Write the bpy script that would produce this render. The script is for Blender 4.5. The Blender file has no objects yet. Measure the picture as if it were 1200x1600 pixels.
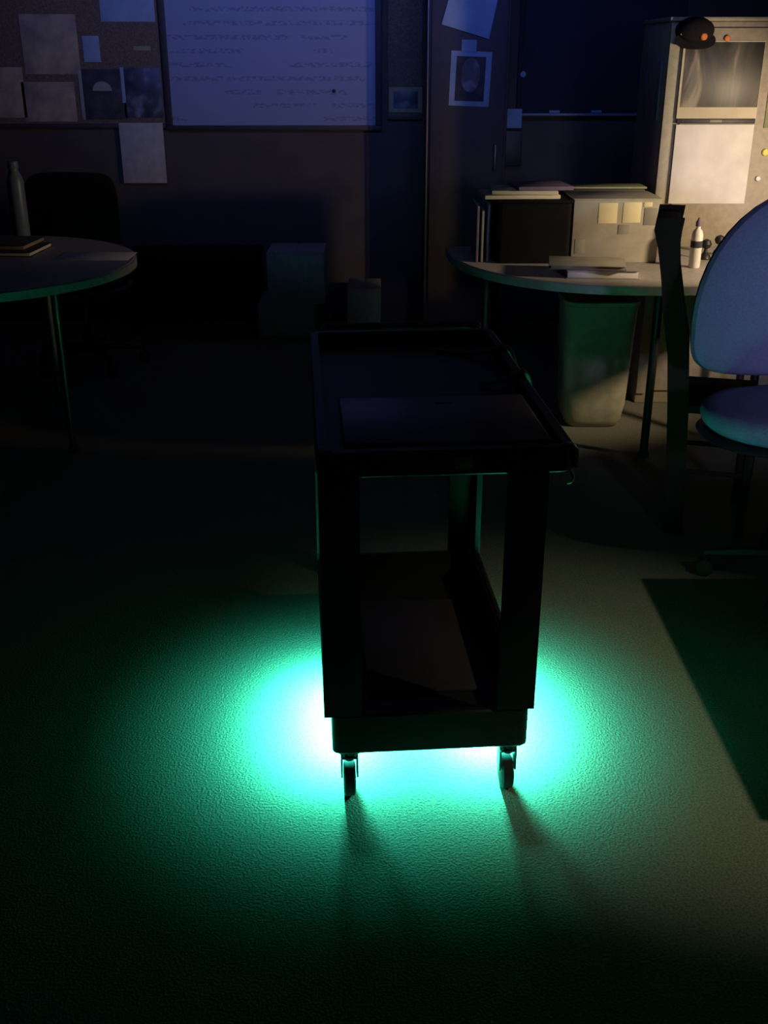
import bpy, bmesh, math, random
from mathutils import Vector, Matrix
random.seed(7)
sc = bpy.context.scene
COL = sc.collection
R = math.radians
PI = math.pi

# ---------------------------------------------------------------- camera, world, lights, exposure
F, PITCH, EYE = 1650.0, R(23.3), 1.5          # focal length in pixels of the 1200x1600 frame
cam_d = bpy.data.cameras.new('camera'); cam = bpy.data.objects.new('camera', cam_d); COL.objects.link(cam)
cam.location = (0, 0, EYE); cam.rotation_euler = (PI/2 - PITCH, 0, 0)
cam_d.sensor_fit = 'VERTICAL'; cam_d.sensor_height = 36; cam_d.lens = 36*F/1600
cam_d.clip_start = .05; cam_d.clip_end = 60
sc.camera = cam

w = bpy.data.worlds.new('night'); sc.world = w; w.use_nodes = True
w.node_tree.nodes['Background'].inputs['Color'].default_value = (.10, .14, .42, 1)
w.node_tree.nodes['Background'].inputs['Strength'].default_value = .004

def lamp(name, kind, loc, target, color, power, **kw):
    d = bpy.data.lights.new(name, kind); d.color = color; d.energy = power
    for k, v in kw.items(): setattr(d, k, v)
    o = bpy.data.objects.new(name, d); COL.objects.link(o)
    o.location = loc
    o.rotation_euler = (Vector(target)-Vector(loc)).to_track_quat('-Z', 'Y').to_euler()
    return o

# warm shaded lamp out of frame on the right, turned to the cabinet; a second spot added for the lit carpet patch
lamp('warm_lamp', 'SPOT', (1.92, 3.62, 1.15), (1.19, 4.50, .95), (1.0, .75, .48), 66,
     spot_size=R(86), spot_blend=.5, shadow_soft_size=.04)
lamp('added_patch_light', 'SPOT', (2.2, .9, 2.3), (.73, 2.22, 0), (.90, .88, .58), 112,
     spot_size=R(32), spot_blend=1, shadow_soft_size=.03)
# added blue fills without a window: upper far wall, then the blue chair
lamp('blue_wall_fill', 'AREA', (-.2, 3.3, 2.62), (-.3, 6.5, 2.15), (.15, .23, 1.0), 9.5,
     shape='RECTANGLE', size=3.0, size_y=.3, spread=R(66))
lamp('blue_chair_fill', 'AREA', (1.5, -.5, 1.55), (1.42, 3.1, .88), (.60, .60, 1.0), 1.5,
     shape='RECTANGLE', size=.5, size_y=.3, spread=R(26))

sc.view_settings.view_transform = 'Standard'; sc.view_settings.look = 'None'
sc.view_settings.gamma = 1; sc.view_settings.use_curve_mapping = False
sc.view_settings.exposure = 0

# ---------------------------------------------------------------- pixel -> point on a plane (real distances)
def ray(px, py):
    v = Vector(((px-600)/F, (800-py)/F, -1))
    return Matrix.Rotation(PI/2-PITCH, 3, 'X') @ v
def at_y(px, py, Y):
    r = ray(px, py); t = Y/r.y
    return Vector((r.x*t, Y, EYE+r.z*t))
def at_z(px, py, z):
    r = ray(px, py); t = (z-EYE)/r.z
    return Vector((r.x*t, r.y*t, z))

# ---------------------------------------------------------------- materials
def mat(name, col, rough=.6, metal=0, col2=None, scale=20, bump=0, emit=None, stren=0, detail=4, spec=.5):
    m = bpy.data.materials.new(name); m.use_nodes = True
    nt = m.node_tree; b = nt.nodes['Principled BSDF']
    b.inputs['Base Color'].default_value = (*col, 1); b.inputs['Roughness'].default_value = rough
    b.inputs['Metallic'].default_value = metal; b.inputs['Specular IOR Level'].default_value = spec
    tc = nt.nodes.new('ShaderNodeTexCoord')
    n = nt.nodes.new('ShaderNodeTexNoise'); n.inputs['Scale'].default_value = scale; n.inputs['Detail'].default_value = detail
    nt.links.new(tc.outputs['Object'], n.inputs['Vector'])
    c2 = col2 if col2 else tuple(c*.82 for c in col)
    r = nt.nodes.new('ShaderNodeValToRGB')
    r.color_ramp.elements[0].position = .35; r.color_ramp.elements[1].position = .65
    r.color_ramp.elements[0].color = (*c2, 1); r.color_ramp.elements[1].color = (*col, 1)
    nt.links.new(n.outputs['Fac'], r.inputs['Fac']); nt.links.new(r.outputs['Color'], b.inputs['Base Color'])
    if bump:
        bp = nt.nodes.new('ShaderNodeBump'); bp.inputs['Strength'].default_value = bump; bp.inputs['Distance'].default_value = .004
        nt.links.new(n.outputs['Fac'], bp.inputs['Height']); nt.links.new(bp.outputs['Normal'], b.inputs['Normal'])
    if emit:
        b.inputs['Emission Color'].default_value = (*emit, 1); b.inputs['Emission Strength'].default_value = stren
    return m
M = {}
M['carpet'] = mat('carpet', (.23, .225, .17), .95, col2=(.13, .13, .10), scale=190, bump=.9, detail=3, spec=.1)
M['wall'] = mat('painted_wall', (.072, .058, .048), .9, scale=9)
M['ceiling'] = mat('ceiling_paint', (.30, .29, .27), .95, scale=40)
M['black_plastic'] = mat('black_plastic', (.011, .011, .012), .5, scale=90, bump=.15)
M['black_gloss'] = mat('black_gloss', (.012, .012, .015), .38, scale=20)
M['bin_black'] = mat('bin_black', (.006, .006, .007), .8, scale=40, spec=.1)
M['rubber'] = mat('rubber', (.02, .02, .02), .8, scale=60)
M['steel'] = mat('steel', (.45, .45, .45), .3, 1.0, scale=60)
M['dark_steel'] = mat('dark_steel', (.10, .10, .11), .4, .8, scale=60)
M['led'] = mat('green_led', (.1, .6, .35), .4, emit=(.035, 1.0, .50), stren=40)
M['laminate'] = mat('laminate', (.42, .38, .35), .55, scale=50)
M['laminate_edge'] = mat('laminate_edge', (.23, .25, .24), .5, scale=50)
M['paper'] = mat('paper', (.80, .77, .72), .9, scale=8)
M['paper_cream'] = mat('paper_cream', (.62, .55, .40), .9, scale=8)
M['paper_brown'] = mat('paper_brown', (.42, .33, .22), .9, col2=(.22, .18, .14), scale=9)
M['paper_dark'] = mat('paper_dark', (.06, .05, .06), .8, col2=(.02, .02, .03), scale=14)
M['note_yellow'] = mat('note_yellow', (.80, .72, .46), .9, scale=6)
M['grey_label'] = mat('grey_label', (.30, .28, .25), .8, scale=10)
M['box_grey'] = mat('grey_card', (.40, .37, .30), .8, scale=14)
M['cardboard'] = mat('cardboard', (.36, .30, .22), .9, scale=22)
M['card_pale'] = mat('pale_card', (.42, .38, .34), .9, scale=22)
M['cork'] = mat('cork', (.17, .12, .085), .95, col2=(.10, .07, .05), scale=120, bump=.4)
M['dark_wood'] = mat('dark_wood', (.022, .012, .009), .8, col2=(.018, .010, .008), scale=14, spec=.15)
M['dark_frame'] = mat('dark_frame', (.03, .022, .025), .6, scale=30)
M['beige_metal'] = mat('beige_metal', (.36, .31, .23), .55, scale=40)
M['beige_trim'] = mat('beige_trim', (.32, .30, .22), .55, scale=40)
M['white_plastic'] = mat('white_plastic', (.72, .70, .66), .4, scale=20)
M['bin_plastic'] = mat('bin_plastic', (.42, .40, .31), .5, scale=25)
M['blue_cloth'] = mat('blue_cloth', (.15, .165, .29), .95, col2=(.125, .14, .25), scale=160, bump=.4, spec=.1)
M['black_cloth'] = mat('black_cloth', (.012, .011, .014), .95, scale=120, bump=.3, spec=.1)
M['blue_grey'] = mat('blue_grey', (.14, .19, .27), .4, scale=20)
M['purple_card'] = mat('purple_card', (.15, .11, .19), .8, scale=20)
M['slate'] = mat('slate', (.018, .020, .028), .85, col2=(.012, .014, .020), scale=5)
M['blue_or_blue_lit'] = mat('blue_or_blue_lit', (.25, .34, .46), .9, scale=10)  # white sheets and chalk carry the blue light in this colour too
M['orange'] = mat('orange', (.62, .17, .03), .6, scale=20)
M['yellow'] = mat('yellow', (.70, .62, .10), .5, scale=20)
M['green_led_dot'] = mat('indicator', (.05, .4, .25), .4, emit=(.03, .42, .24), stren=.42)
M['olive'] = mat('olive', (.26, .28, .14), .8, scale=30)
M['board_blue_cast'] = None

def board_mat():
    m = bpy.data.materials.new('written_board'); m.use_nodes = True
    nt = m.node_tree; b = nt.nodes['Principled BSDF']; b.inputs['Roughness'].default_value = .6
    tc = nt.nodes.new('ShaderNodeTexCoord'); mp = nt.nodes.new('ShaderNodeMapping')
    mp.inputs['Scale'].default_value = (1, 1, 1); nt.links.new(tc.outputs['Object'], mp.inputs['Vector'])
    wv = nt.nodes.new('ShaderNodeTexWave'); wv.wave_type = 'BANDS'; wv.bands_direction = 'Z'
    wv.inputs['Scale'].default_value = 4.4; wv.inputs['Distortion'].default_value = .25
    nt.links.new(mp.outputs['Vector'], wv.inputs['Vector'])
    m2 = nt.nodes.new('ShaderNodeMapping'); m2.inputs['Scale'].default_value = (42, 1, 75)
    nt.links.new(tc.outputs['Object'], m2.inputs['Vector'])
    n = nt.nodes.new('ShaderNodeTexNoise'); n.inputs['Scale'].default_value = 1; n.inputs['Detail'].default_value = 2
    nt.links.new(m2.outputs['Vector'], n.inputs['Vector'])
    m3 = nt.nodes.new('ShaderNodeMapping'); m3.inputs['Scale'].default_value = (2.2, 1, 4)
    nt.links.new(tc.outputs['Object'], m3.inputs['Vector'])
    n3 = nt.nodes.new('ShaderNodeTexNoise'); n3.inputs['Scale'].default_value = 1
    nt.links.new(m3.outputs['Vector'], n3.inputs['Vector'])
    def math_(op, a, bb):
        x = nt.nodes.new('ShaderNodeMath'); x.operation = op
        for i, v in enumerate((a, bb)):
            if isinstance(v, (int, float)): x.inputs[i].default_value = v
            else: nt.links.new(v, x.inputs[i])
        return x.outputs[0]
    line = math_('GREATER_THAN', wv.outputs['Fac'], .72)
    ink = math_('GREATER_THAN', n.outputs['Fac'], .50)
    gap = math_('GREATER_THAN', n3.outputs['Fac'], .47)
    k = math_('MULTIPLY', math_('MULTIPLY', line, ink), gap)
    mx = nt.nodes.new('ShaderNodeMixRGB'); mx.inputs['Color1'].default_value = (.205, .235, .34, 1); mx.inputs['Color2'].default_value = (.15, .155, .225, 1)  # blue cast of the light mixed into the white board colour
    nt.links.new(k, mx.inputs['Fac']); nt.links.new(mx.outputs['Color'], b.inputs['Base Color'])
    return m
M['board_blue_cast'] = board_mat()

def photo_mat(name, dark, mid, light, scale, dist, stretch=(1, 1, .4), pos=(.36, .52, .68), rot=0):
    m = bpy.data.materials.new(name); m.use_nodes = True
    nt = m.node_tree; b = nt.nodes['Principled BSDF']; b.inputs['Roughness'].default_value = .45
    tc = nt.nodes.new('ShaderNodeTexCoord'); mp = nt.nodes.new('ShaderNodeMapping')
    mp.inputs['Scale'].default_value = stretch; mp.inputs['Rotation'].default_value = (0, rot, 0)
    nt.links.new(tc.outputs['Object'], mp.inputs['Vector'])
    n = nt.nodes.new('ShaderNodeTexNoise'); n.inputs['Scale'].default_value = scale
    n.inputs['Distortion'].default_value = dist; n.inputs['Detail'].default_value = 5
    nt.links.new(mp.outputs['Vector'], n.inputs['Vector'])
    r = nt.nodes.new('ShaderNodeValToRGB'); e = r.color_ramp.elements
    e[0].position = pos[0]; e[0].color = (*dark, 1); e[1].position = pos[2]; e[1].color = (*light, 1)
    x = e.new(pos[1]); x.color = (*mid, 1)
    nt.links.new(n.outputs['Fac'], r.inputs['Fac']); nt.links.new(r.outputs['Color'], b.inputs['Base Color'])
    return m
M['photo'] = photo_mat('monochrome_photo', (.018, .018, .017), (.07, .06, .05), (.40, .35, .26), 6.5, 1.1, (1, 1, .42), (.36, .55, .70), rot=R(-24))
M['poster'] = photo_mat('dim_poster', (.02, .02, .03), (.05, .05, .07), (.20, .22, .28), 9, .3, (1, 1, 1))

# ---------------------------------------------------------------- mesh helpers
class MB:
    def __init__(s): s.bm = bmesh.new()
    def box(s, c, size, bevel=0, rot=None, seg=2):
        t = bmesh.new(); bmesh.ops.create_cube(t, size=1)
        bmesh.ops.scale(t, vec=size, verts=t.verts)
        if bevel: bmesh.ops.bevel(t, geom=t.edges[:], offset=bevel, segments=seg, affect='EDGES', profile=.5)
        if rot is not None: bmesh.ops.rotate(t, cent=(0, 0, 0), matrix=rot, verts=t.verts)
        bmesh.ops.translate(t, vec=c, verts=t.verts)
        s._join(t); return s
    def _join(s, t):
        me = bpy.data.meshes.new('tmp'); t.to_mesh(me); t.free(); s.bm.from_mesh(me); bpy.data.meshes.remove(me)
    def loft(s, rings, cap=True):
        vs = [[s.bm.verts.new(p) for p in r] for r in rings]; n = len(vs[0])
        for a, b in zip(vs, vs[1:]):
            for i in range(n):
                j = (i+1) % n; s.bm.faces.new((a[i], a[j], b[j], b[i]))
        if cap: s.bm.faces.new(vs[0][::-1]); s.bm.faces.new(vs[-1])
        return s
    def lathe(s, c, prof, n=24):
        return s.loft([[(c[0]+r*math.cos(2*PI*i/n), c[1]+r*math.sin(2*PI*i/n), c[2]+z) for i in range(n)] for r, z in prof])
    def prism(s, pts, z0, z1, bev=0):
        if bev:
            cx = sum(p[0] for p in pts)/len(pts); cy = sum(p[1] for p in pts)/len(pts)
            def sh(d):
                o = []
                for x, y in pts:
                    l = math.hypot(x-cx, y-cy); k = (l-d)/l; o.append((cx+(x-cx)*k, cy+(y-cy)*k))
                return o
            q = sh(bev)
            return s.loft([[(x, y, z0) for x, y in q], [(x, y, z0+bev) for x, y in pts], [(x, y, z1-bev) for x, y in pts], [(x, y, z1) for x, y in q]])
        return s.loft([[(x, y, z0) for x, y in pts], [(x, y, z1) for x, y in pts]])
    def tube(s, pts, rad, n=10):
        pts = [Vector(p) for p in pts]; rings = []; up = None
        rads = rad if isinstance(rad, (list, tuple)) else [rad]*len(pts)
        for i, p in enumerate(pts):
            d = ((pts[min(i+1, len(pts)-1)]-pts[max(i-1, 0)])).normalized()
            if up is None:
                up = Vector((0, 0, 1)) if abs(d.z) < .9 else Vector((1, 0, 0))
            u = (up - d*up.dot(d)).normalized(); v = d.cross(u); up = u
            rings.append([p+(u*math.cos(2*PI*k/n)+v*math.sin(2*PI*k/n))*rads[i] for k in range(n)])
        return s.loft(rings)
    def build(s, name, m, parent=None, smooth=True, loc=None, rot=None):
        bmesh.ops.recalc_face_normals(s.bm, faces=s.bm.faces[:])
        me = bpy.data.meshes.new(name); s.bm.to_mesh(me); s.bm.free()
        me.materials.append(m)
        if smooth:
            for p in me.polygons: p.use_smooth = True
            me.set_sharp_from_angle(angle=R(38))
        o = bpy.data.objects.new(name, me); COL.objects.link(o)
        if parent: o.parent = parent
        if loc is not None: o.location = loc
        if rot is not None: o.rotation_euler = rot
        return o
def smooth_path(pts, n=8):
    pts = [Vector(p) for p in pts]; P = [pts[0]]+pts+[pts[-1]]; out = []
    for i in range(1, len(P)-2):
        for k in range(n):
            t = k/n; a, b, c, d = P[i-1], P[i], P[i+1], P[i+2]
            out.append(.5*((2*b)+(c-a)*t+(2*a-5*b+4*c-d)*t*t+(3*b-a-3*c+d)*t**3))
    out.append(pts[-1]); return out
def sup(a, b, n, k=40):      # superellipse outline
    o = []
    for i in range(k):
        t = 2*PI*i/k; c, s = math.cos(t), math.sin(t)
        o.append((a*math.copysign(abs(c)**(2/n), c), b*math.copysign(abs(s)**(2/n), s)))
    return o
def rrect(x0, x1, y0, y1, r, k=5):
    o = []
    for cx, cy, a0 in ((x1-r, y1-r, 0), (x0+r, y1-r, 90), (x0+r, y0+r, 180), (x1-r, y0+r, 270)):
        for i in range(k+1):
            a = R(a0+90*i/k); o.append((cx+r*math.cos(a), cy+r*math.sin(a)))
    return o
def thing(name, label, cat, loc=(0, 0, 0), rz=0, group=None):
    o = bpy.data.objects.new(name, None); COL.objects.link(o); o.empty_display_size = .1
    o.location = loc; o.rotation_euler = (0, 0, rz); o['label'] = label; o['category'] = cat
    if group: o['group'] = group
    return o
def tag(o, label, cat, group=None):
    o['label'] = label; o['category'] = cat
    if group: o['group'] = group
    return o
def struct(o): o['kind'] = 'structure'; return o

# ---------------------------------------------------------------- room
WY = 6.5
XL, XR, YB, CEIL = -3.6, 3.4, -1.5, 2.75
struct(MB().box(((XL+XR)/2, (YB+WY)/2, -.05), (XR-XL, WY-YB, .1)).build('floor', M['carpet'], smooth=False))
struct(MB().box(((XL+XR)/2, (YB+WY)/2, CEIL+.05), (XR-XL, WY-YB, .1)).build('ceiling', M['ceiling'], smooth=False))
struct(MB().box(((XL+XR)/2, WY+.05, CEIL/2), (XR-XL, .1, CEIL)).build('wall_back', M['wall'], smooth=False))
struct(MB().box(((XL+XR)/2, YB-.05, CEIL/2), (XR-XL, .1, CEIL)).build('wall_front', M['wall'], smooth=False))
struct(MB().box((XL-.05, (YB+WY)/2, CEIL/2), (.1, WY-YB, CEIL)).build('wall_left', M['wall'], smooth=False))
struct(MB().box((XR+.05, (YB+WY)/2, CEIL/2), (.1, WY-YB, CEIL)).build('wall_right', M['wall'], smooth=False))
struct(MB().box(((XL+XR)/2, WY-.008, .05), (XR-XL, .016, .1), .004).build('baseboard_back', M['dark_frame'], smooth=False))

# ---------------------------------------------------------------- utility cart with green lights underneath
cart = thing('utility_cart', 'black two-shelf plastic utility cart glowing green underneath, standing on the carpet', 'cart', (.100, 1.865, 0), R(4.4))
LEN, TOP = .80, .822
def tray(x0, x1, y0, y1, z0, z1, wall, floor_t, r, name):
    mb = MB(); o = rrect(x0, x1, y0, y1, r); i = rrect(x0+wall, x1-wall, y0+wall, y1-wall, max(r-wall, .006))
    e = .004
    b = rrect(x0+e, x1-e, y0+e, y1-e, r)
    mb.loft([[(x, y, z0) for x, y in b], [(x, y, z0+e) for x, y in o], [(x, y, z1-e) for x, y in o], [(x, y, z1) for x, y in b],
             [(x, y, z1) for x, y in i], [(x, y, z0+floor_t) for x, y in i]])
    return mb
tray(-.228, .268, 0, .965, .770, TOP, .022, .018, .03, 'top_tray').build('top_tray', M['black_plastic'], cart)
tray(-.209, .209, .004, LEN-.004, .140, .236, .016, .016, .016, 'lower_shelf').build('lower_shelf', M['black_plastic'], cart)
for sx in (-1, 1):
    for yy, sy in ((0, 1), (LEN, -1)):
        x = -.225 if sx < 0 else .217
        a, t = .078, .014
        pts = [(0, 0), (a, 0), (a, t), (t, t), (t, a), (0, a)]
        pts = [(x-sx*px, yy+sy*py) for px, py in pts]
        if sx*sy > 0: pts = pts[::-1]
        MB().loft([[(px, py, .238) for px, py in pts], [(px, py, .242) for px, py in pts], [(px, py, .771) for px, py in pts]]).build('corner_post', M['black_plastic'], cart, smooth=False)
# skirt that carries the posts round the lower shelf
mb = MB()
for sx in (-1, 1):
    x = -.217 if sx < 0 else .212
    mb.box((x, LEN/2, .2445), (.016 if sx < 0 else .012, LEN, .017), .003)
mb.build('shelf_rail', M['black_plastic'], cart)
# push handle across the far end
MB().tube(smooth_path([(-.19, .955, .80), (-.19, 1.0, .812), (-.16, 1.02, .815), (.2, 1.02, .815), (.23, 1.0, .812), (.23, .955, .80)], 6), .013, 10).build('handle', M['black_plastic'], cart)
for x in (-.172, .176):
    for y in (.045, LEN-.06):
        cb = MB(); cb.box((x, y, .134), (.046, .05, .012), .003)
        cb.tube([(x, y, .133), (x, y, .10)], .011, 10)
        cb.box((x-.017, y+.008, .083), (.004, .032, .058), .0015); cb.box((x+.017, y+.008, .083), (.004, .032, .058), .0015)
        cb.box((x, y+.004, .108), (.036, .034, .006), .002)
        c = cb.build('caster', M['dark_steel'], cart)
        n = 20; wr = .039
        MB().loft([[(x+dx, y+.012+r*math.cos(2*PI*i/n), wr+.001+r*math.sin(2*PI*i/n)) for i in range(n)]
                   for dx, r in ((-.013, wr-.006), (-.010, wr), (.010, wr), (.013, wr-.006))]).build('wheel', M['rubber'], c)
for x in (-.186, .158):
    s = MB().box((x, .33, .1345), (.016, .34, .009), .002).build('led_strip', M['led'], cart); s['label'] = 'glowing green light strip'
    d = bpy.data.lights.new('strip_glow', 'AREA'); d.shape = 'RECTANGLE'; d.size = .014; d.size_y = .33; d.spread = R(157)
    d.color = (.065, 1.0, .74); d.energy = 31 if x < 0 else 37; g = bpy.data.objects.new('strip_glow', d); COL.objects.link(g)
    g.parent = cart; g.location = (x, .33, .1285)
MB().box((.052, -.0009, .797), (.034, .0018, .024), .0004).build('sticker', M['grey_label'], cart)
MB().tube(smooth_path([(.262, .028, .770), (.268, .02, .756), (.264, .012, .748), (.258, .02, .742)], 5), .0035, 8).build('hook', M['steel'], cart)
# metal corner guard that glints at the near right corner
MB().box((.269, .018, .797), (.006, .030, .040), .002).build('corner_guard', M['steel'], cart)

tmat = Matrix.Translation(cart.location) @ Matrix.Rotation(R(4.4), 4, 'Z')
def cw(x, y, z): return tmat @ Vector((x, y, z))
k = thing('flat_case', 'flat glossy black case lying on the near end of the cart tray', 'case', cw(.028, .19, .788), R(4.4))
MB().box((0, 0, .0125), (.40, .30, .025), .006).build('case_base', M['black_plastic'], k)
MB().box((0, 0, .0310), (.40, .30, .012), .005).build('case_lid', M['black_gloss'], k)
MB().box((.02, .1, .0375), (.035, .012, .001), .0003).build('latch', M['blue_grey'], k)
pts = smooth_path([cw(.10, .84, .794), cw(.18, .80, .795), cw(.22, .76, .81), cw(.262, .73, .829), cw(.283, .71, .80), cw(.284, .69, .74), cw(.282, .64, .70), cw(.284, .57, .73), cw(.283, .52, .79), cw(.262, .50, .829), cw(.22, .50, .81), cw(.17, .53, .795)], 6)
tag(MB().tube(pts, .0065, 8).build('power_cord', M['grey_label']), 'grey cord draped over the far right rim of the cart', 'cord')
pk = thing('paper_sign', 'dim dark sheet lying on the lower shelf of the cart', 'paper', cw(.01, .42, .157), R(4.4))
MB().box((0, 0, .004), (.26, .44, .008), .002).build('sheet', M['dark_frame'], pk)

# ---------------------------------------------------------------- left round table and what stands on it
def table_leg(mb, x, y, r, h): return mb.tube([(x, y, 0), (x, y, h)], r, 12)
tc = Vector((-1.72, 4.32, 0)); TR = .70
lt = thing('round_table', 'round pale laminate table at the left edge with papers on it', 'table', tc)
MB().lathe((0, 0, 0), [(TR-.006, .702), (TR-.001, .706), (TR-.001, .736), (TR-.006, .740)], 64).build('tabletop', M['laminate'], lt)
MB().loft([[(r*math.cos(2*PI*i/64), r*math.sin(2*PI*i/64), z) for i in range(64)] for r, z in ((TR-.001, .704), (TR+.004, .706), (TR+.004, .735), (TR-.001, .7385))]).build('edge_band', M['laminate_edge'], lt)
for a in (-25, 65, 155, 245):
    x, y = .48*math.cos(R(a)), .48*math.sin(R(a))
    l = table_leg(MB(), x, y, .016, .704).build('leg', M['dark_steel'], lt)
    MB().lathe((x, y, 0), [(.022, 0), (.024, .006), (.018, .022)], 14).build('glide', M['rubber'], l)
def slab(name, label, cat, px0, px1, py, z, depth, th, m, rz=0, group=None, pages=None):
    a = at_z(px0, py, z); b = at_z(px1, py, z); wd = (b-a).length
    t = thing(name, label, cat, ((a.x+b.x)/2, a.y+depth/2, z), rz, group)
    if pages:
        MB().box((0, 0, th*.5), (wd-.012, depth-.012, th*.76), .001).build('pages', pages, t)
        MB().box((0, 0, th*.06), (wd, depth, th*.12), .001).build('cover', m, t)
        MB().box((0, 0, th*.94), (wd, depth, th*.12), .001).build('cover', m, t)
    else: MB().box((0, 0, th/2), (wd, depth, th), min(.002, th*.3)).build('sheets', m, t)
    return t
slab('notebook', 'dark notebook at the bottom of the pile on the left table', 'notebook', -70, 52, 401, .7405, .27, .018, M['paper_dark'], R(-3), 'pile on the left table', M['paper'])
slab('notebook', 'dark notebook on top of the pile on the left table', 'notebook', -70, 42, 391, .759, .26, .020, M['paper_dark'], R(-3), 'pile on the left table', M['paper_brown'])
slab('paper_sheet', 'pale sheet of paper lying on the left table top', 'paper', 84, 199, 407, .7402, .19, .0016, M['paper'])
p = at_z(33, 366, .74)
b = thing('water_bottle', 'slim blue-grey bottle behind the notebooks on the left table', 'bottle', (-1.61, 4.80, .74))
MB().lathe((0, 0, 0), [(.034, 0), (.037, .006), (.037, .26), (.031, .285), (.020, .305), (.020, .315)], 20).build('body', M['blue_grey'], b)
MB().lathe((0, 0, .3155), [(.022, 0), (.023, .003), (.023, .028), (.019, .032)], 18).build('cap', M['blue_grey'], b)

# ---------------------------------------------------------------- office chairs
def dome_outline(a, b, low, k=44):
    o = []
    for i in range(k):
        t = 2*PI*i/k; c, s_ = math.cos(t), math.sin(t)
        o.append((a*c, b*s_) if s_ >= 0 else (a*math.copysign(abs(c)**.45, c), low*-abs(s_)**.45))
    return o
def pad(a, b, t, n=2.6, k=44, curve=0.0):
    """cushion in the xz plane (thickness along y), rounded rim"""
    rings = []
    for s, d in ((.80, -.5), (.92, -.42), (.98, -.25), (1, 0), (.98, .25), (.92, .42), (.80, .5)):
        rings.append([(x, d*t+curve*(x/a)**2, z) for x, z in (sup(a*s, b*s, n, k) if n else dome_outline(a*s, b*s, b*s*.42, k))])
    mb = MB(); mb.loft(rings); return mb
def office_chair(name, label, loc, rz, cloth, bw, bh, bz, bn, sw, sd, sz, back_y, arms=0):
    t = thing(name, label, 'chair', loc, rz)
    bk = pad(bw, bh, .075, bn, curve=-.03).build('backrest', cloth, t, loc=(0, back_y, bz), rot=(R(-4), 0, 0))
    pad(bw*.97, bh*.97, .03, bn, curve=-.03).build('back_shell', M['black_plastic'], t, loc=(0, back_y+.045, bz), rot=(R(-4), 0, 0))
    st = pad(sw, sd, .085, 2.5).build('seat', cloth, t, loc=(0, 0, sz), rot=(R(90), 0, 0))
    pad(sw*1.02, sd*1.02, .028, 2.5).build('seat_shell', M['black_plastic'], t, loc=(0, 0, sz-.05), rot=(R(90), 0, 0))
    MB().tube(smooth_path([(0, sd*.5, sz-.07), (0, back_y+.06, sz-.06), (0, back_y+.085, sz+.06), (0, back_y+.07, bz-.08)], 6), .022, 10).build('back_bracket', M['black_plastic'], t)
    MB().tube([(0, 0, .12), (0, 0, sz-.30), (0, 0, sz-.30), (0, 0, sz-.062)], [.03, .03, .018, .018], 14).build('gas_column', M['black_plastic'], t)
    base = MB().lathe((0, 0, .075), [(.04, 0), (.045, .01), (.045, .05), (.035, .06)], 18).build('hub', M['black_plastic'], t)
    for i in range(5):
        a = R(18+72*i); dx, dy = math.cos(a), math.sin(a)
        MB().tube([(dx*.03, dy*.03, .105), (dx*.16, dy*.16, .095), (dx*.285, dy*.285, .075)], [.024, .02, .015], 8).build('base_arm', M['black_plastic'], t)
        c = MB().tube([(dx*.28, dy*.28, .078), (dx*.28, dy*.28, .045)], .009, 8).build('caster', M['black_plastic'], t)
        n = 14; px, py = -dy, dx
        MB().loft([[(dx*.28+px*o+dx*rr*math.cos(2*PI*q/n), dy*.28+py*o+dy*rr*math.cos(2*PI*q/n), .028+rr*math.sin(2*PI*q/n)) for q in range(n)]
                   for o, rr in ((-.022, .022), (-.018, .027), (.018, .027), (.022, .022))]).build('wheel', M['rubber'], c)
    return t
bc = office_chair('office_chair', 'blue cushioned office chair with wide rounded back at the right edge', (1.275, 2.90, 0), R(0), M['blue_cloth'], .360, .395, .775, 0, .355, .225, .55, .235)
black = office_chair('office_chair', 'black office chair with a square back behind the left table', (-1.55, 5.45, 0), R(0), M['black_cloth'], .23, .24, .74, 5.5, .24, .23, .47, -.02)

# dark wooden chair seen edge-on between the table and the blue chair
q = Vector((.925, 3.50, 0))
dc = thing('wooden_chair', 'dark high-backed wooden chair seen edge-on in front of the right table', 'chair', q, R(-15))
def post(y):
    prof = [(.115, 0, .030), (.10, .25, .032), (.085, .45, .034), (.068, .62, .034), (.040, .74, .032), (.018, .86, .028), (.004, .95, .032), (-.004, 1.01, .042), (.0, 1.045, .042)]
    return MB().loft([[(x+sx*hw, y+sy*.018, z) for sx, sy in ((-1, -1), (1, -1), (1, 1), (-1, 1))] for x, z, hw in prof])
for y in (-.16, .16): post(y).build('back_post', M['dark_wood'], dc)
MB().box((-.002, 0, 1.0), (.065, .29, .07), .012).build('top_rail', M['dark_wood'], dc)
MB().box((.03, 0, .80), (.026, .29, .05), .006).build('back_rail', M['dark_wood'], dc)
MB().box((.205, 0, .445), (.29, .36, .03), .008).build('seat', M['dark_wood'], dc)
for y in (-.15, .15): MB().tube([(.33, y, 0), (.33, y, .432)], [.014, .019], 8).build('leg', M['dark_wood'], dc)
for y in (-.15, .15): MB().tube([(.11, y, .22), (.33, y, .22)], .009, 8).build('stretcher', M['dark_wood'], dc)

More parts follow.
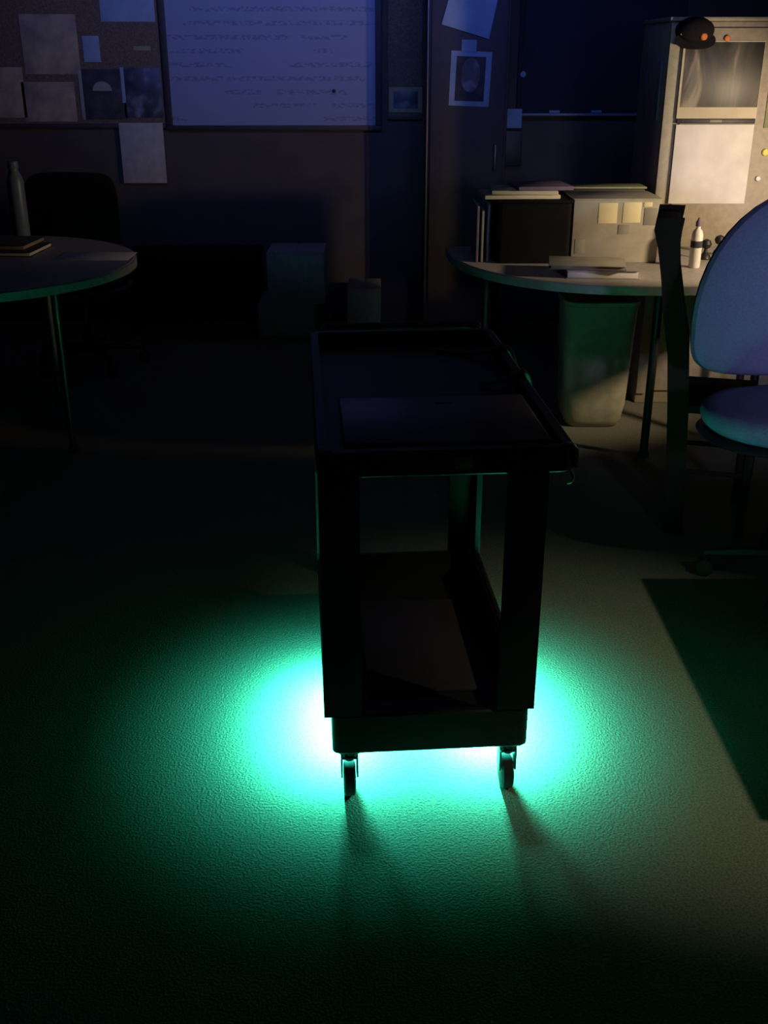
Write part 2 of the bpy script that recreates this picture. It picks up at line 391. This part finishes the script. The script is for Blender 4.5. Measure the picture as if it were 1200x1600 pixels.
# ---------------------------------------------------------------- right half-round table
hx, hy = 1.0, 4.66
ht = thing('half_round_table', 'pale half-round table on the right carrying boxes and books', 'table', (hx, hy, 0))
def half(a, b):
    o = [(a*math.cos(PI+PI*i/40), b*math.sin(PI+PI*i/40)) for i in range(41)]
    o = [(a*math.copysign(abs(math.cos(PI+PI*i/40))**.86, math.cos(PI+PI*i/40)), -b*abs(math.sin(PI+PI*i/40))**.86) for i in range(41)]
    return o+[(a, .05), (-a, .05)]
A, Bb = .725, .83
MB().prism(half(A, Bb), .704, .740, .003).build('tabletop', M['laminate'], ht)
mo, mi = half(A+.005, Bb+.005), half(A-.002, Bb-.002)
MB().loft([[(x, y, .705) for x, y in mi], [(x, y, .706) for x, y in mo], [(x, y, .736) for x, y in mo], [(x, y, .7385) for x, y in mi]]).build('edge_band', M['laminate_edge'], ht)
for x, y in ((-.56, -.12), (.58, -.12), (.06, -.60), (.50, -.52)):
    l = table_leg(MB(), x, y, .017, .705).build('leg', M['black_plastic'], ht)
    MB().lathe((x, y, 0), [(.023, 0), (.025, .006), (.019, .022)], 14).build('glide', M['rubber'], l)

TZ = .7402
# black open-fronted bin with papers lying on it
a = at_z(770, 396, .74); c = at_z(890, 400, .74)
bw_ = .292; bx = a.x+bw_/2-.01; by = 4.42; bh_ = .235
bt = thing('storage_bin', 'black storage bin on the right table under a loose pile of papers', 'bin', (bx, by, TZ))
mb = tray(-bw_/2, bw_/2, -.14, .14, 0, bh_, .008, .008, .02, ''); mb.build('body', M['bin_black'], bt)
MB().box((0, 0, bh_+.006), (bw_+.012, .292, .011), .003).build('lid', M['bin_black'], bt)
for i, (dx, w_, m_, lab) in enumerate(((-.055, .30, 'paper_cream', 'cream papers at the bottom of the pile on the black bin'), (-.035, .26, 'paper_cream', 'thin cream papers in the middle of the pile on the black bin'), (.03, .22, 'purple_card', 'purplish card lying on top of the black bin'))):
    o = MB().box((0, 0, .008), (w_, .21, .016), .004).build('paper_pile' if i < 2 else 'card', M[m_]); o.location = (bx+dx, by-.02, TZ+bh_+.0118+.0163*i); o.rotation_euler = (0, 0, R((3, -4, 6)[i]))
    tag(o, lab, 'paper', 'papers on the black bin')
# purplish folders leaning at the bin's left side
for i in range(3):
    px = (.0, .020, .042)[i]
    f = thing('folder', ('purplish folder standing leftmost beside the black bin', 'grey folder standing between the purplish folder and the pale one', 'pale folder standing against the side of the black bin')[i], 'folder', (bx-bw_/2-.075+px, by+.02, TZ), 0, 'folders beside the black bin')
    h = (.215, .20, .225)[i]
    MB().box((0, 0, h/2+.0005), (.010, .26, h), .002).build('cover', (M['purple_card'], M['grey_label'], M['blue_grey'])[i], f)
    MB().box((0, -.002, h/2+.008), (.0085, .25, h-.012), .001).build('sheets', M['paper_cream'], f)
# pale grey box with notes stuck on its front
b0 = at_z(886, 408, .74); b1 = at_z(1032, 412, .74); BY = 4.30
fx0, fx1 = at_y(895, 350, BY).x, at_y(1031, 350, BY).x
zt = at_y(950, 312, BY).z
gb = thing('cardboard_box', 'pale grey box on the right table with yellow notes on its front', 'box', ((fx0+fx1)/2, BY, TZ))
W, Hh = fx1-fx0, zt-TZ
MB().box((0, .13, Hh/2), (W, .26, Hh), .004).build('carton', M['box_grey'], gb)
MB().box((0, .13, Hh+.002), (W+.006, .266, .004), .001).build('lid', M['box_grey'], gb)
def onface(px0, px1, py0, py1, m, name, th=.0015):
    p0, p1 = at_y(px0, py1, BY), at_y(px1, py0, BY)
    o = MB().box(((p0.x+p1.x)/2-gb.location.x, -th/2-.0002, (p0.z+p1.z)/2-TZ), (p1.x-p0.x, th, p1.z-p0.z), .0004).build(name, m, gb); return o
onface(934, 966, 317, 349, M['note_yellow'], 'sticky_note'); onface(972, 1003, 316, 348, M['note_yellow'], 'sticky_note')
onface(1006, 1020, 316, 323, M['note_yellow'], 'sticky_note')
onface(965, 984, 351, 366, M['grey_label'], 'label'); onface(1005, 1028, 325, 352, M['grey_label'], 'label'); onface(897, 914, 374, 396, M['grey_label'], 'label')
# dark ledge box behind it
o = thing('cardboard_box', 'dark box behind the pale grey box on the right table', 'box', (.93, 4.635, TZ))
MB().box((0, 0, .128), (.32, .12, .256), .006).build('carton', M['dark_frame'], o); MB().box((0, 0, .2605), (.33, .13, .008), .002).build('lid', M['olive'], o)
# books in front of the box
n1 = thing('book', 'thick white-paged book lying in front of the pale grey box', 'book', (at_z(945, 437, .74).x, 4.05, TZ), R(-4), 'books on the right table')
MB().box((0, 0, .016), (.26, .175, .026), .001).build('pages', M['paper'], n1); MB().box((0, 0, .0015), (.27, .185, .003), .001).build('cover', M['grey_label'], n1); MB().box((0, 0, .0305), (.27, .185, .003), .001).build('cover', M['grey_label'], n1)
n2 = thing('book', 'dark flat book on top of the white-paged book on the right table', 'book', (at_z(925, 425, .76).x-.01, 4.06, TZ+.0325), R(-8), 'books on the right table')
MB().box((0, 0, .008), (.27, .19, .012), .001).build('pages', M['paper_brown'], n2); MB().box((0, 0, .0012), (.285, .20, .0024), .0008).build('cover', M['purple_card'], n2); MB().box((0, 0, .0148), (.285, .20, .0024), .0008).build('cover', M['box_grey'], n2)
# white squeeze bottle and two dark figurines to its right
p = at_z(1084, 418, .74)
wb = thing('glue_bottle', 'white bottle with a dark label on the right table in front of the cabinet', 'bottle', (p.x, p.y, TZ))
MB().lathe((0, 0, 0), [(.019, 0), (.022, .004), (.022, .125), (.018, .140), (.009, .15), (.009, .158)], 20).build('body', M['white_plastic'], wb)
MB().lathe((0, 0, .1585), [(.011, 0), (.011, .016), (.005, .026), (.004, .032)], 16).build('nozzle', M['purple_card'], wb)
MB().lathe((0, 0, 0), [(.0222, .078), (.0226, .080), (.0226, .102), (.0222, .104)], 20).build('label_band', M['paper_dark'], wb)
for i, (px, py, lab) in enumerate(((1101, 405, 'small dark knob-topped weight beside the white bottle'), (1122, 398, 'round dark stand farther back beside the white bottle'))):
    p = at_z(px, py, .74); t = thing('desk_ornament', lab, 'ornament', (p.x, p.y, TZ), 0, 'dark ornaments on the right table')
    MB().lathe((0, 0, 0), [(.022, 0), (.024, .004), (.020, .016), (.008, .028), (.007, .04)], 18).build('base', M['black_plastic'], t)
    MB().lathe((0, 0, .041), [(.004, 0), (.016, .006), (.022, .02), (.016, .034), (.004, .04)], 18).build('knob', M['black_plastic'], t)

# ---------------------------------------------------------------- beige metal cabinet with calendar
CY = 4.78
cx0 = at_y(1028, 250, CY).x; ctop = at_y(1100, 33, CY).z; cx1 = cx0+.78
cb = thing('metal_cabinet', 'beige metal cabinet behind the right table with a calendar on its face', 'cabinet', ((cx0+cx1)/2, CY, 0))
cw_ = cx1-cx0
MB().box((0, .25, ctop/2), (cw_, .49, ctop), .008).build('body', M['beige_metal'], cb)
MB().box((0, .245, ctop+.008), (cw_+.012, .51, .016), .004).build('top_cap', M['beige_trim'], cb)
MB().box((-cw_/2+.022, -.0045, ctop/2+.02), (.042, .009, ctop-.06), .003).build('side_stile', M['beige_trim'], cb)
dd = MB().box((.03, -.004, ctop/2+.02), (cw_-.09, .008, ctop-.09), .003).build('door', M['beige_metal'], cb)
MB().box((.26, -.016, .95), (.018, .016, .12), .004).build('handle', M['steel'], dd)
FY = CY-.0098
def onwall(name, label, cat, px0, px1, py0, py1, Y, m, th=.003, rz=0, group=None, part='sheet'):
    p0, p1 = at_y(px0, py1, Y), at_y(px1, py0, Y)
    t = thing(name, label, cat, ((p0.x+p1.x)/2, Y-th/2-.0004, (p0.z+p1.z)/2), 0, group)
    t.rotation_euler = (0, rz, 0)
    o = MB().box((0, 0, 0), (p1.x-p0.x, th, p1.z-p0.z), min(.0008, th*.3)).build(part, m, t)
    return t, (p1.x-p0.x), (p1.z-p0.z)
# calendar: picture sheet above, binding, page below
p0, p1 = at_y(1052, 317, FY), at_y(1185, 66, FY)
ccx = (p0.x+p1.x)/2; cwid = at_y(1177, 200, FY).x-at_y(1055, 200, FY).x
zb = at_y(1110, 190, FY).z
cal = thing('calendar', 'hanging calendar with dark photograph and blank page on the beige cabinet', 'calendar', (at_y(1118, 190, FY).x, FY-.002, zb))
hp = at_y(1110, 66, FY).z-zb-.006; hq = zb-at_y(1110, 318, FY).z
MB().box((0, 0, hp/2+.012), (cwid+.006, .003, hp), .0008).build('picture_sheet', M['paper_cream'], cal)
MB().box((.004, -.0022, hp/2+.032), (cwid-.006, .0014, hp-.05), .0004).build('photograph', M['photo'], cal)
MB().box((0, -.001, .002), (cwid, .006, .020), .002).build('binding', M['black_plastic'], cal)
MB().box((0, -.0044, .002), (.05, .001, .010), .0003).build('binding_clip', M['grey_label'], cal)
MB().box((0, 0, -hq/2-.006), (cwid, .003, hq-.012), .0008).build('page', M['paper'], cal)
# dark cap hung on the corner, with its peak pointing down
p = at_y(1084, 52, FY)
cp = thing('cap', 'dark cap hanging at the top left corner of the beige cabinet', 'cap', (p.x, FY-.0005, p.z))
n = 26; rings = []
for s, d in ((1, 0), (.99, -.02), (.92, -.045), (.74, -.066), (.4, -.078), (.1, -.081)):
    rings.append([(.078*s*math.cos(2*PI*i/n), d, .010+.052*s*math.sin(2*PI*i/n)) for i in range(n)])
MB().loft(rings).build('crown', M['black_cloth'], cp)
pk_ = []
for d, zz in ((0, 0), (.004, -.001)):
    pk_.append([(x*1.0, -.03-d, z-.035) for x, z in sup(.082, .034, 2.4, 26)])
MB().loft(pk_).build('peak', M['black_cloth'], cp, rot=(R(-12), 0, R(0)))
MB().loft([[(.022+r*math.cos(2*PI*i/14), y, -.014+r*math.sin(2*PI*i/14)) for i in range(14)] for r, y in ((.014, -.066), (.014, -.080), (.010, -.084))]).build('badge', M['orange'], cp)['label'] = 'round orange badge'
MB().box((-.03, -.050, -.012), (.075, .004, .008), .001, rot=Matrix.Rotation(R(14), 3, 'Y')).build('piping', M['grey_label'], cp)
def magnet(px, py, r, m, lab, Y=FY):
    p = at_y(px, py, Y); t = MB()
    n = 16; t.loft([[(rr*math.cos(2*PI*i/n), d, rr*math.sin(2*PI*i/n)) for i in range(n)] for rr, d in ((r, 0), (r, -.004), (r*.8, -.008), (r*.4, -.009))])
    o = t.build('magnet', M[m]); o.location = (p.x, Y-.0006, p.z); return tag(o, lab, 'magnet', 'magnets on the beige cabinet')
magnet(1136, 60, .013, 'orange', 'orange magnet above the photograph of the calendar')
magnet(1196, 238, .016, 'yellow', 'yellow magnet at the right edge beside the calendar page')
magnet(1184, 279, .012, 'white_plastic', 'white magnet to the right of the calendar page')
o, _, _ = onwall('paper_or_light_strip', 'dark green sheet at the right edge of the beige cabinet', 'paper', 1193, 1230, 90, 200, FY, M['olive'])

def at_x(px, py, X):
    r = ray(px, py); t = X/r.x
    return Vector((X, r.y*t, EYE+r.z*t))
for px0, px1, py0, py1, lab, m_ in ((1006, 1016, 66, 186, 'narrow dull strip of painted blue light farther back on the left side of the beige cabinet', 'blue_grey'), (1022, 1036, 96, 186, 'bright strip of painted blue light near the front on the left side of the beige cabinet', 'blue_or_blue_lit')):  # blue strips painted where bluish light falls on the cabinet side
    a_, b_ = at_x(px0, py1, cx0), at_x(px1, py0, cx0)
    t = thing('paper_or_light_strip', lab, 'paper', (cx0-.0022, (a_.y+b_.y)/2, (a_.z+b_.z)/2), 0, 'painted blue light on the side of the beige cabinet')
    MB().box((0, 0, 0), (.003, abs(b_.y-a_.y), abs(b_.z-a_.z)), .0008).build('sheet', M[m_], t)

# ---------------------------------------------------------------- wastebasket under the right table
wc = Vector((.92, 4.52, 0))
wbk = thing('wastebasket', 'pale plastic wastebasket under the right table, lit at its foot', 'bin', wc)
prof = [(.105, .085, 0), (.112, .092, .004), (.128, .108, .035), (.140, .118, .10), (.146, .125, .25), (.158, .138, .54), (.166, .146, .545), (.166, .146, .56), (.154, .134, .56), (.152, .132, .54), (.138, .118, .25), (.125, .105, .03)]
MB().loft([[(x, y, z) for x, y in sup(a_, b_, 4.5, 40)] for a_, b_, z in prof]).build('body', M['bin_plastic'], wbk)

# unseen box added outside the frame to cast the straight carpet shadow
lb = thing('added_shadow_box', 'added unseen box right of the cart that casts the straight shadow edge', 'box', (1.36, 2.08, 0))
MB().box((0, 0, .235), (.535, .90, .47), .006).build('carton', M['cardboard'], lb)
MB().box((0, 0, .4715), (.54, .908, .003), .001).build('lid', M['cardboard'], lb)

# ---------------------------------------------------------------- far wall: whiteboard, pin boards, cabinet, chalkboard
Y0 = WY-.0005
p0, p1 = at_y(270, 196, WY-.03), at_y(586, -60, WY-.03)
zt_ = 2.35
x0, x1, z0 = p0.x, p1.x, p0.z
wbd = thing('whiteboard', 'large whiteboard covered in faint writing on the far wall', 'whiteboard', ((x0+x1)/2, WY-.0005, z0))
wW, wH = x1-x0, zt_-z0
MB().box((0, -.012, wH/2), (wW, .024, wH), .001).build('panel', M['board_blue_cast'], wbd, smooth=False)
for n_, c_, s_ in (('frame_rail', (0, -.016, -.014), (wW+.07, .032, .028)), ('frame_rail', (0, -.016, wH+.014), (wW+.07, .032, .028)), ('frame_stile', (-wW/2-.0175, -.016, wH/2), (.035, .032, wH)), ('frame_stile', (wW/2+.0175, -.016, wH/2), (.035, .032, wH))):
    MB().box(c_, s_, .004).build(n_, M['dark_frame'], wbd)
mg = at_y(522, 142, WY-.025)
o = MB().lathe((0, 0, 0), [(.010, 0), (.010, .006), (.006, .009)], 14).build('magnet', M['black_plastic']); o.rotation_euler = (R(90), 0, 0); o.location = (mg.x, WY-.0255, mg.z); tag(o, 'small dark magnet near the lower right of the whiteboard', 'magnet')

p0, p1 = at_y(-260, 193, WY), at_y(256, 0, WY)
bbx0, bbx1, bbz = p0.x, min(p1.x-.01, x0-.042), p0.z
bb = thing('pinboard', 'brown cork pinboard crowded with posters left of the whiteboard', 'pinboard', ((bbx0+bbx1)/2, WY-.0005, bbz))
bW, bH = bbx1-bbx0, 2.3-bbz
MB().box((0, -.010, bH/2), (bW, .020, bH), .001).build('cork_panel', M['cork'], bb, smooth=False)
for n_, c_, s_ in (('frame_rail', (0, -.013, -.012), (bW, .026, .024)), ('frame_rail', (0, -.013, bH+.012), (bW, .026, .024)), ('frame_stile', (-bW/2-.01, -.013, bH/2), (.02, .026, bH+.048))):
    MB().box(c_, s_, .003).build(n_, M['dark_frame'], bb)
G = 'posters on the left pinboard'
BYY = WY-.021
for nm, lab, x0_, x1_, y0_, y1_, m_ in (
    ('poster', 'large brown poster high on the left pinboard', 40, 117, 22, 116, 'paper_brown'),
    ('poster', 'brownish poster directly below the large brown one', 40, 115, 128, 190, 'paper_brown'),
    ('poster', 'pale brown poster at the left edge of the picture on the pinboard', -30, 34, 105, 184, 'paper_brown'),
    ('paper_sheet', 'white sheet pinned at the top right of the left pinboard', 158, 238, -28, 34, 'blue_or_blue_lit'),
    ('paper_or_light_strip', 'narrow white strip pinned beside the large brown poster', 132, 154, 56, 97, 'blue_or_blue_lit'),
    ('poster', 'dark speckled poster beside the whiteboard on the left pinboard', 196, 250, 106, 184, 'poster'),
    ('tag', 'tiny greenish tag pinned above the dark speckled poster', 209, 235, 72, 79, 'olive')):
    onwall(nm, lab, 'poster' if nm == 'poster' else ('tag' if nm == 'tag' else 'paper'), x0_, x1_, y0_, y1_, BYY, M[m_], .003, 0, G)
# portrait poster: pale border strips and a pale arch on black
t, pw, ph = onwall('poster', 'black poster with pale side borders and a pale dome shape', 'poster', 129, 193, 108, 187, BYY, M['paper_dark'], .003, 0, G)
MB().box((-pw/2+.011, -.002, 0), (.020, .001, ph), .0003).build('border', M['grey_label'], t); MB().box((pw/2-.011, -.002, .05), (.020, .001, ph*.7), .0003).build('border', M['blue_or_blue_lit'], t)
dome = [(.055*math.cos(PI*i/14), .05*math.sin(PI*i/14)) for i in range(15)]
MB().loft([[(x, -.0016, z+.02) for x, z in dome], [(x, -.0026, z+.02) for x, z in dome]]).build('dome_shape', M['grey_label'], t)
onwall('paper_sheet', 'tall pale sheet hanging below the left pinboard', 'paper', 194, 254, 192, 286, WY-.0275, M['card_pale'], .002)

# narrow cork strip with a small framed picture
p0, p1 = at_y(606, 182, WY), at_y(661, 0, WY)
cs = thing('pinboard', 'narrow brown pinboard between the whiteboard and the dark cabinet', 'pinboard', ((p0.x+p1.x)/2, WY-.0005, p0.z))
MB().box((0, -.010, .5), (p1.x-p0.x, .02, 1.0), .002).build('cork_panel', M['cork'], cs)
MB().box((0, -.013, -.008), (p1.x-p0.x, .026, .016), .002).build('frame_rail', M['dark_frame'], cs)
t, pw, ph = onwall('picture', 'small olive-framed picture at the foot of the narrow pinboard', 'picture', 608, 660, 136, 176, WY-.021, M['olive'], .008, 0, None, 'frame')
MB().box((0, -.0045, 0), (pw-.05, .002, ph-.045), .0004).build('print', M['poster'], t)

# tall dark cabinet
DY = 6.02
p0, p1 = at_y(668, 180, DY), at_y(793, 180, DY)
tw = p1.x-p0.x
tcab = thing('tall_cabinet', 'tall dark cabinet against the far wall with a poster on its front', 'cabinet', ((p0.x+p1.x)/2, DY, 0))
MB().box((0, .235, 1.05), (tw, .45, 2.1), .005).build('body', M['dark_frame'], tcab)
dr = MB().box((0, .004, 1.07), (tw-.03, .02, 1.96), .004).build('door', M['dark_frame'], tcab); MB().box((tw/2-.06, -.016, 1.0), (.016, .02, .14), .004).build('handle', M['dark_steel'], dr)
MB().box((-tw/2-.003, .002, 1.05), (.008, .012, 2.08), .002).build('edge_strip', M['dark_steel'], tcab)
PY = DY-.0065
t, pw, ph = onwall('poster', 'white-bordered poster on the front of the tall dark cabinet', 'poster', 702, 768, 80, 166, PY, M['blue_or_blue_lit'], .003, R(2))
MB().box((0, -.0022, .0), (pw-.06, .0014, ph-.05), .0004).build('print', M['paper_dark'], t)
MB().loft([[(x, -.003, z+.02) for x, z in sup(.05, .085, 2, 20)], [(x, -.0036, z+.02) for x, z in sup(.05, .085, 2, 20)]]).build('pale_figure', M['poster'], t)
t, _, _ = onwall('note', 'small pale note above the white-bordered poster', 'note', 721, 745, 62, 81, PY-.004, M['blue_or_blue_lit'], .002, R(2))
# tilted sheet
pc = [at_y(*q_, PY-.007) for q_ in ((690, 38), (764, 61), (782, -20), (712, -40))]
pb = [Vector(v) - Vector((0, .002, 0)) for v in pc]
cc = sum(pc, Vector())/4
o = MB().loft([[v-cc for v in pc], [v-cc for v in pb]]).build('paper_sheet', M['blue_or_blue_lit'], smooth=False); o.location = cc
tag(o, 'tilted bluish sheet hanging high on the tall dark cabinet', 'paper')

# chalkboard with ledge
p0, p1 = at_y(812, 176, WY), at_y(1075, 0, WY)
kb = thing('chalkboard', 'dark chalkboard with a thin metal ledge left of the beige cabinet', 'chalkboard', ((p0.x+p1.x)/2, WY-.0005, p0.z))
kW = p1.x-p0.x
MB().box((0, -.010, .55), (kW, .02, 1.1), .002).build('panel', M['slate'], kb)
MB().box((0, -.035, -.008), (kW+.02, .07, .014), .003).build('ledge', M['blue_grey'], kb)
MB().box((-kW/2-.012, -.013, .55), (.022, .026, 1.1), .003).build('frame_stile', M['slate'], kb)
onwall('note', 'blue square note at the left end of the chalkboard ledge', 'note', 790, 816, 170, 200, WY-.078, M['blue_or_blue_lit'], .003)
p = at_y(809, 116, WY-.02)
o = MB().lathe((0, 0, 0), [(.016, 0), (.016, .006), (.010, .010)], 14).build('magnet', M['blue_or_blue_lit']); o.rotation_euler = (R(90), 0, 0); o.location = (p.x+.03, WY-.021, p.z); tag(o, 'pale round magnet high at the left of the chalkboard', 'magnet')
# chalk pieces on the ledge
for i, px in enumerate((866, 931)):
    p = at_y(px, 178, WY-.05); o = MB().tube([(-.03, 0, 0), (.03, 0, 0)], .008, 10).build('chalk', M['blue_or_blue_lit']); o.location = (p.x, WY-.05, kb.location.z-.001+.0082)
    tag(o, ('chalk stick painted as blue-lit on the middle of the ledge', 'chalk stick painted as blue-lit farther right on the ledge')[i], 'chalk', 'chalk on the ledge')
# small control box with a green indicator
p = at_y(787, 232, WY-.05)
cbx = thing('control_box', 'small black wall box with a glowing green indicator', 'control box', (p.x+.03, WY-.0005, p.z))
MB().box((0, -.022, 0), (.15, .044, .20), .006).build('housing', M['black_plastic'], cbx)
o = MB().box((-.03, -.0455, 0), (.020, .004, .060), .0015).build('indicator', M['green_led_dot'], cbx)

# ---------------------------------------------------------------- low things along the far wall
ls = thing('low_bench', 'low dark bench against the far wall below the whiteboard', 'bench', (at_y(300, 400, 6.2).x, 6.2, 0))
lw = at_y(410, 400, 6.2).x-at_y(205, 400, 6.2).x; lz = at_y(300, 400, 6.1).z
MB().box((0, .1, lz-.015), (lw, .36, .03), .004).build('bench_top', M['dark_wood'], ls)
for sx in (-1, 1): MB().box((sx*(lw/2-.02), .1, (lz-.031)/2), (.03, .33, lz-.031), .003).build('side_panel', M['dark_wood'], ls)
MB().box((0, .2, .2), (lw-.075, .02, .3), .003).build('back_panel', M['dark_wood'], ls)
def crate(lab, px0, px1, py0, py1, Y, d, m, z=None):
    p0, p1 = at_y(px0, py1, Y), at_y(px1, py0, Y); zz = p0.z if z is None else z
    t = thing('cardboard_box', lab, 'box', ((p0.x+p1.x)/2, Y, zz), 0, 'boxes by the far wall'); w_, h_ = p1.x-p0.x, p1.z-zz
    MB().box((0, d/2, h_/2), (w_, d, h_), .004).build('carton', M[m], t)
    for s_ in (-1, 1): MB().box((s_*w_/4, d/2, h_+.0022), (w_/2-.004, d, .004), .001).build('flap', M[m], t)
    return p1.z+.0045
zz = crate('pale box on the floor below another box by the far wall', 404, 492, 476, 512, 6.05, .36, 'card_pale', 0)
crate('pale box on top of the floor box by the far wall', 419, 506, 396, 473, 6.05, .34, 'card_pale', zz)
crate('small brown box on the floor right of the two stacked boxes', 543, 595, 452, 512, 6.0, .3, 'cardboard', 0)
